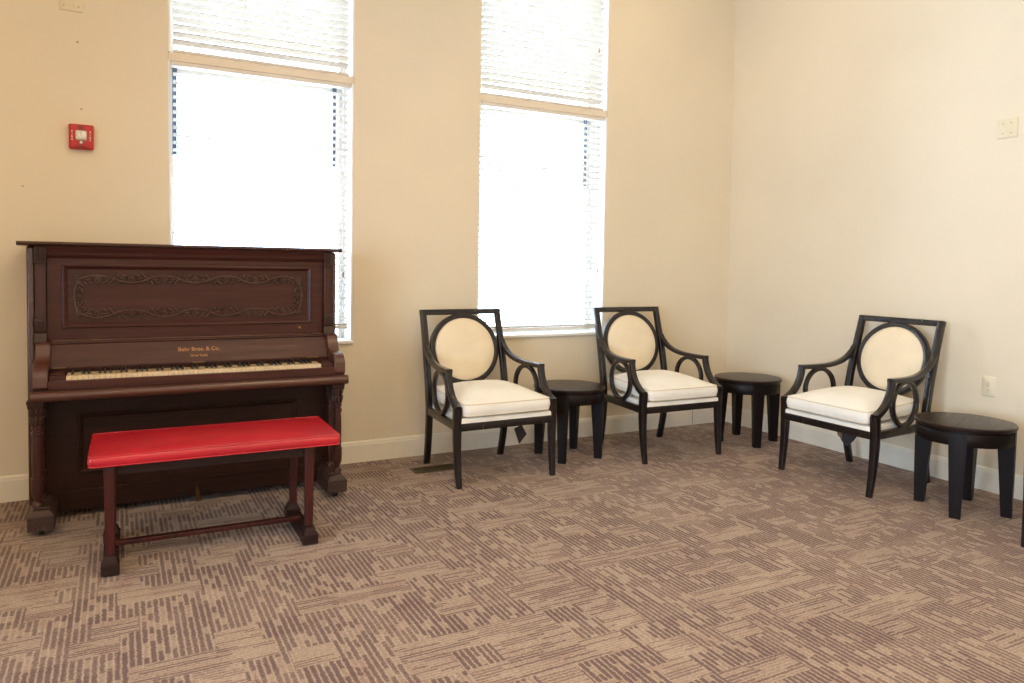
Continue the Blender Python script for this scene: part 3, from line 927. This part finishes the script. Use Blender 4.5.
def cover(name, label, cat, loc, rz, w, h, mat, screws):
    e = empty(name, label, cat, loc, rz)
    b = MB().loft([[(x, y, z) for x, z in rrect(w / 2 - i, h / 2 - i, .004, 3)] for y, i in ((.002, 0), (-.004, 0), (-.0065, .003))]).build('plate', mat, e, smooth=40)
    s = MB()
    for (x, z) in screws: s.lathe([(.0035, -.006), (.0035, -.008), (.001, -.0085)], (x, 0, z), 10, 'y')
    s.build('screw', M['brass'], e)
    return e
cover('junction_cover', 'beige blank cover plate high on the wall at the top left edge', 'cover plate', (-4.861, 0, 2.722), 0, .114, .114, M['plate'], [(-.035, -.03), (.035, -.03), (-.035, .03), (.035, .03)])
cover('switch_plate', 'cream blank switch plate high on the right wall near the frame edge', 'cover plate', (0, -2.236, 2.174), -PI / 2, .115, .115, M['plate'], [(-.023, .03), (.023, .03), (-.023, -.03), (.023, -.03)])
ol = cover('wall_outlet', 'cream duplex power outlet low on the right wall above a side table', 'outlet', (0, -2.193, .634), -PI / 2, .078, .120, M['ivoryp'], [(0, 0)])
for zz in (-.020, .020):
    r = MB().lathe([(.016, -.006), (.016, -.0085), (.013, -.0095)], (0, 0, zz), 20, 'y').build('receptacle', M['ivoryp'], ol)
    s = MB().box(-.0065, -.0045, -.0100, -.0090, zz - .001, zz + .008).box(.0045, .0065, -.0100, -.0090, zz - .001, zz + .007).lathe([(.0025, -.009), (.0025, -.010)], (0, 0, zz - .007), 10, 'y')
    s.build('socket_slot', M['slot'], r, smooth=0)

fr = empty('floor_register', 'bronze metal floor vent set in the carpet beside the first armchair', 'floor vent', (-2.850, -.368, 0), math.radians(0))
m = MB()
m.box(-.150, .150, -.064, -.050, 0, .006).box(-.150, .150, .050, .064, 0, .006).box(-.150, -.136, -.05, .05, 0, .006).box(.136, .150, -.05, .05, 0, .006).box(-.006, .006, -.05, .05, 0, .006)
m.build('frame', M['register'], fr, bevel=.001)
m = MB()
for k in range(24):
    x = -.131 + k * .0114
    if abs(x) < .009: continue
    m.box(x - .002, x + .002, -.05, .05, .001, .0045)
m.box(-.136, .136, -.05, .05, 0, .0012)
m.build('louvres', M['register'], fr, smooth=0)

for (x, z, lab) in ((-4.833, 2.504, 'small brown wall anchor directly below the blank cover plate'), (-4.817, 2.142, 'small brown wall anchor just above the red fire alarm'), (-5.092, 1.702, 'small brown wall anchor just above the left end of the piano lid')):
    o = MB().lathe([(.006, 0), (.006, -.002), (.003, -.004), (.0005, -.0045)], (0, 0, 0), 12, 'y').build('wall_anchor', M['tassel'], None, loc=(x, 0, z))
    tag(o, lab, 'wall anchor', 'wall anchors left of the first window')

# ceiling lamps (the room's own warm light, out of frame)
LAMPS = [(-1.2, -1.0), (-3.4, -2.9), (-6.2, -2.6), (-2.6, -5.0), (-4.6, -5.0), (-3.0, -7.2), (-6.2, -7.2)]
for i, (x, y) in enumerate(LAMPS):
    e = empty('ceiling_lamp', 'recessed round ceiling lamp', 'ceiling lamp', (x, y, H), group='recessed ceiling lamps')
    MB().lathe([(.085, -.001), (.110, -.001), (.112, -.006), (.100, -.012), (.085, -.012)], n=32).build('trim_ring', M['lampm'], e)
    MB().lathe([(.001, -.004), (.084, -.004), (.084, -.008), (.001, -.008)], n=32).build('lens', M['lamp'], e)
    ld = bpy.data.lights.new('lamp_light', 'AREA'); ld.shape = 'DISK'; ld.size = .17
    ld.energy = 12 if i == 0 else 46; ld.color = (1, .70, .36)
    lo = bpy.data.objects.new('lamp_light', ld); COL.objects.link(lo); lo.parent = e; lo.location = (0, 0, -.016)

# ------------------------------------------------------------------ daylight
wd = bpy.data.worlds.new('daylight'); scene.world = wd; wd.use_nodes = True
bg = wd.node_tree.nodes['Background']
bg.inputs['Color'].default_value = (.61, .78, 1.0, 1)
bg.inputs['Strength'].default_value = 26.0
# light portals: guide sky light through each window opening
def portal(loc, rot, sx, sy):
    ld = bpy.data.lights.new('window_portal', 'AREA'); ld.shape = 'RECTANGLE'; ld.size = sx; ld.size_y = sy
    ld.cycles.is_portal = True
    o = bpy.data.objects.new('window_portal', ld); COL.objects.link(o); o.location = loc; o.rotation_euler = rot
for a, b in WIN: portal(((a + b) / 2, TH + .01, (ZS + ZT) / 2), (-PI / 2, 0, 0), b - a, ZT - ZS)
for a, b in LW: portal((XW - TH - .01, (a + b) / 2, (LZ0 + LZ1) / 2), (0, -PI / 2, 0), LZ1 - LZ0, b - a)

# ------------------------------------------------------------------ camera
cam = bpy.data.cameras.new('camera'); co = bpy.data.objects.new('camera', cam); COL.objects.link(co)
yaw, pitch, roll = .4901, -.0419, .0159
fwd = Vector((math.sin(yaw) * math.cos(pitch), math.cos(yaw) * math.cos(pitch), math.sin(pitch)))
right = Vector((math.cos(yaw), -math.sin(yaw), 0)); up = right.cross(fwd)
r2 = math.cos(roll) * right + math.sin(roll) * up; u2 = -math.sin(roll) * right + math.cos(roll) * up
mat = Matrix((r2, u2, -fwd)).transposed().to_4x4(); mat.translation = Vector((-4.6487, -4.7611, 1.3155))
co.matrix_world = mat
cam.sensor_width = 36; cam.sensor_fit = 'HORIZONTAL'; cam.lens = 740.6454 * 36 / 1024
cam.shift_y = -44.5591 / 1024
cam.clip_start = .05
scene.camera = co
scene.view_settings.view_transform = 'Standard'; scene.view_settings.look = 'None'
scene.view_settings.gamma = 1; scene.view_settings.use_curve_mapping = False
scene.view_settings.exposure = -0.68
try:
    scene.cycles.use_denoising = True
    scene.cycles.max_bounces = 12; scene.cycles.diffuse_bounces = 6; scene.cycles.transparent_max_bounces = 16
    scene.cycles.sample_clamp_indirect = 8
except Exception: pass
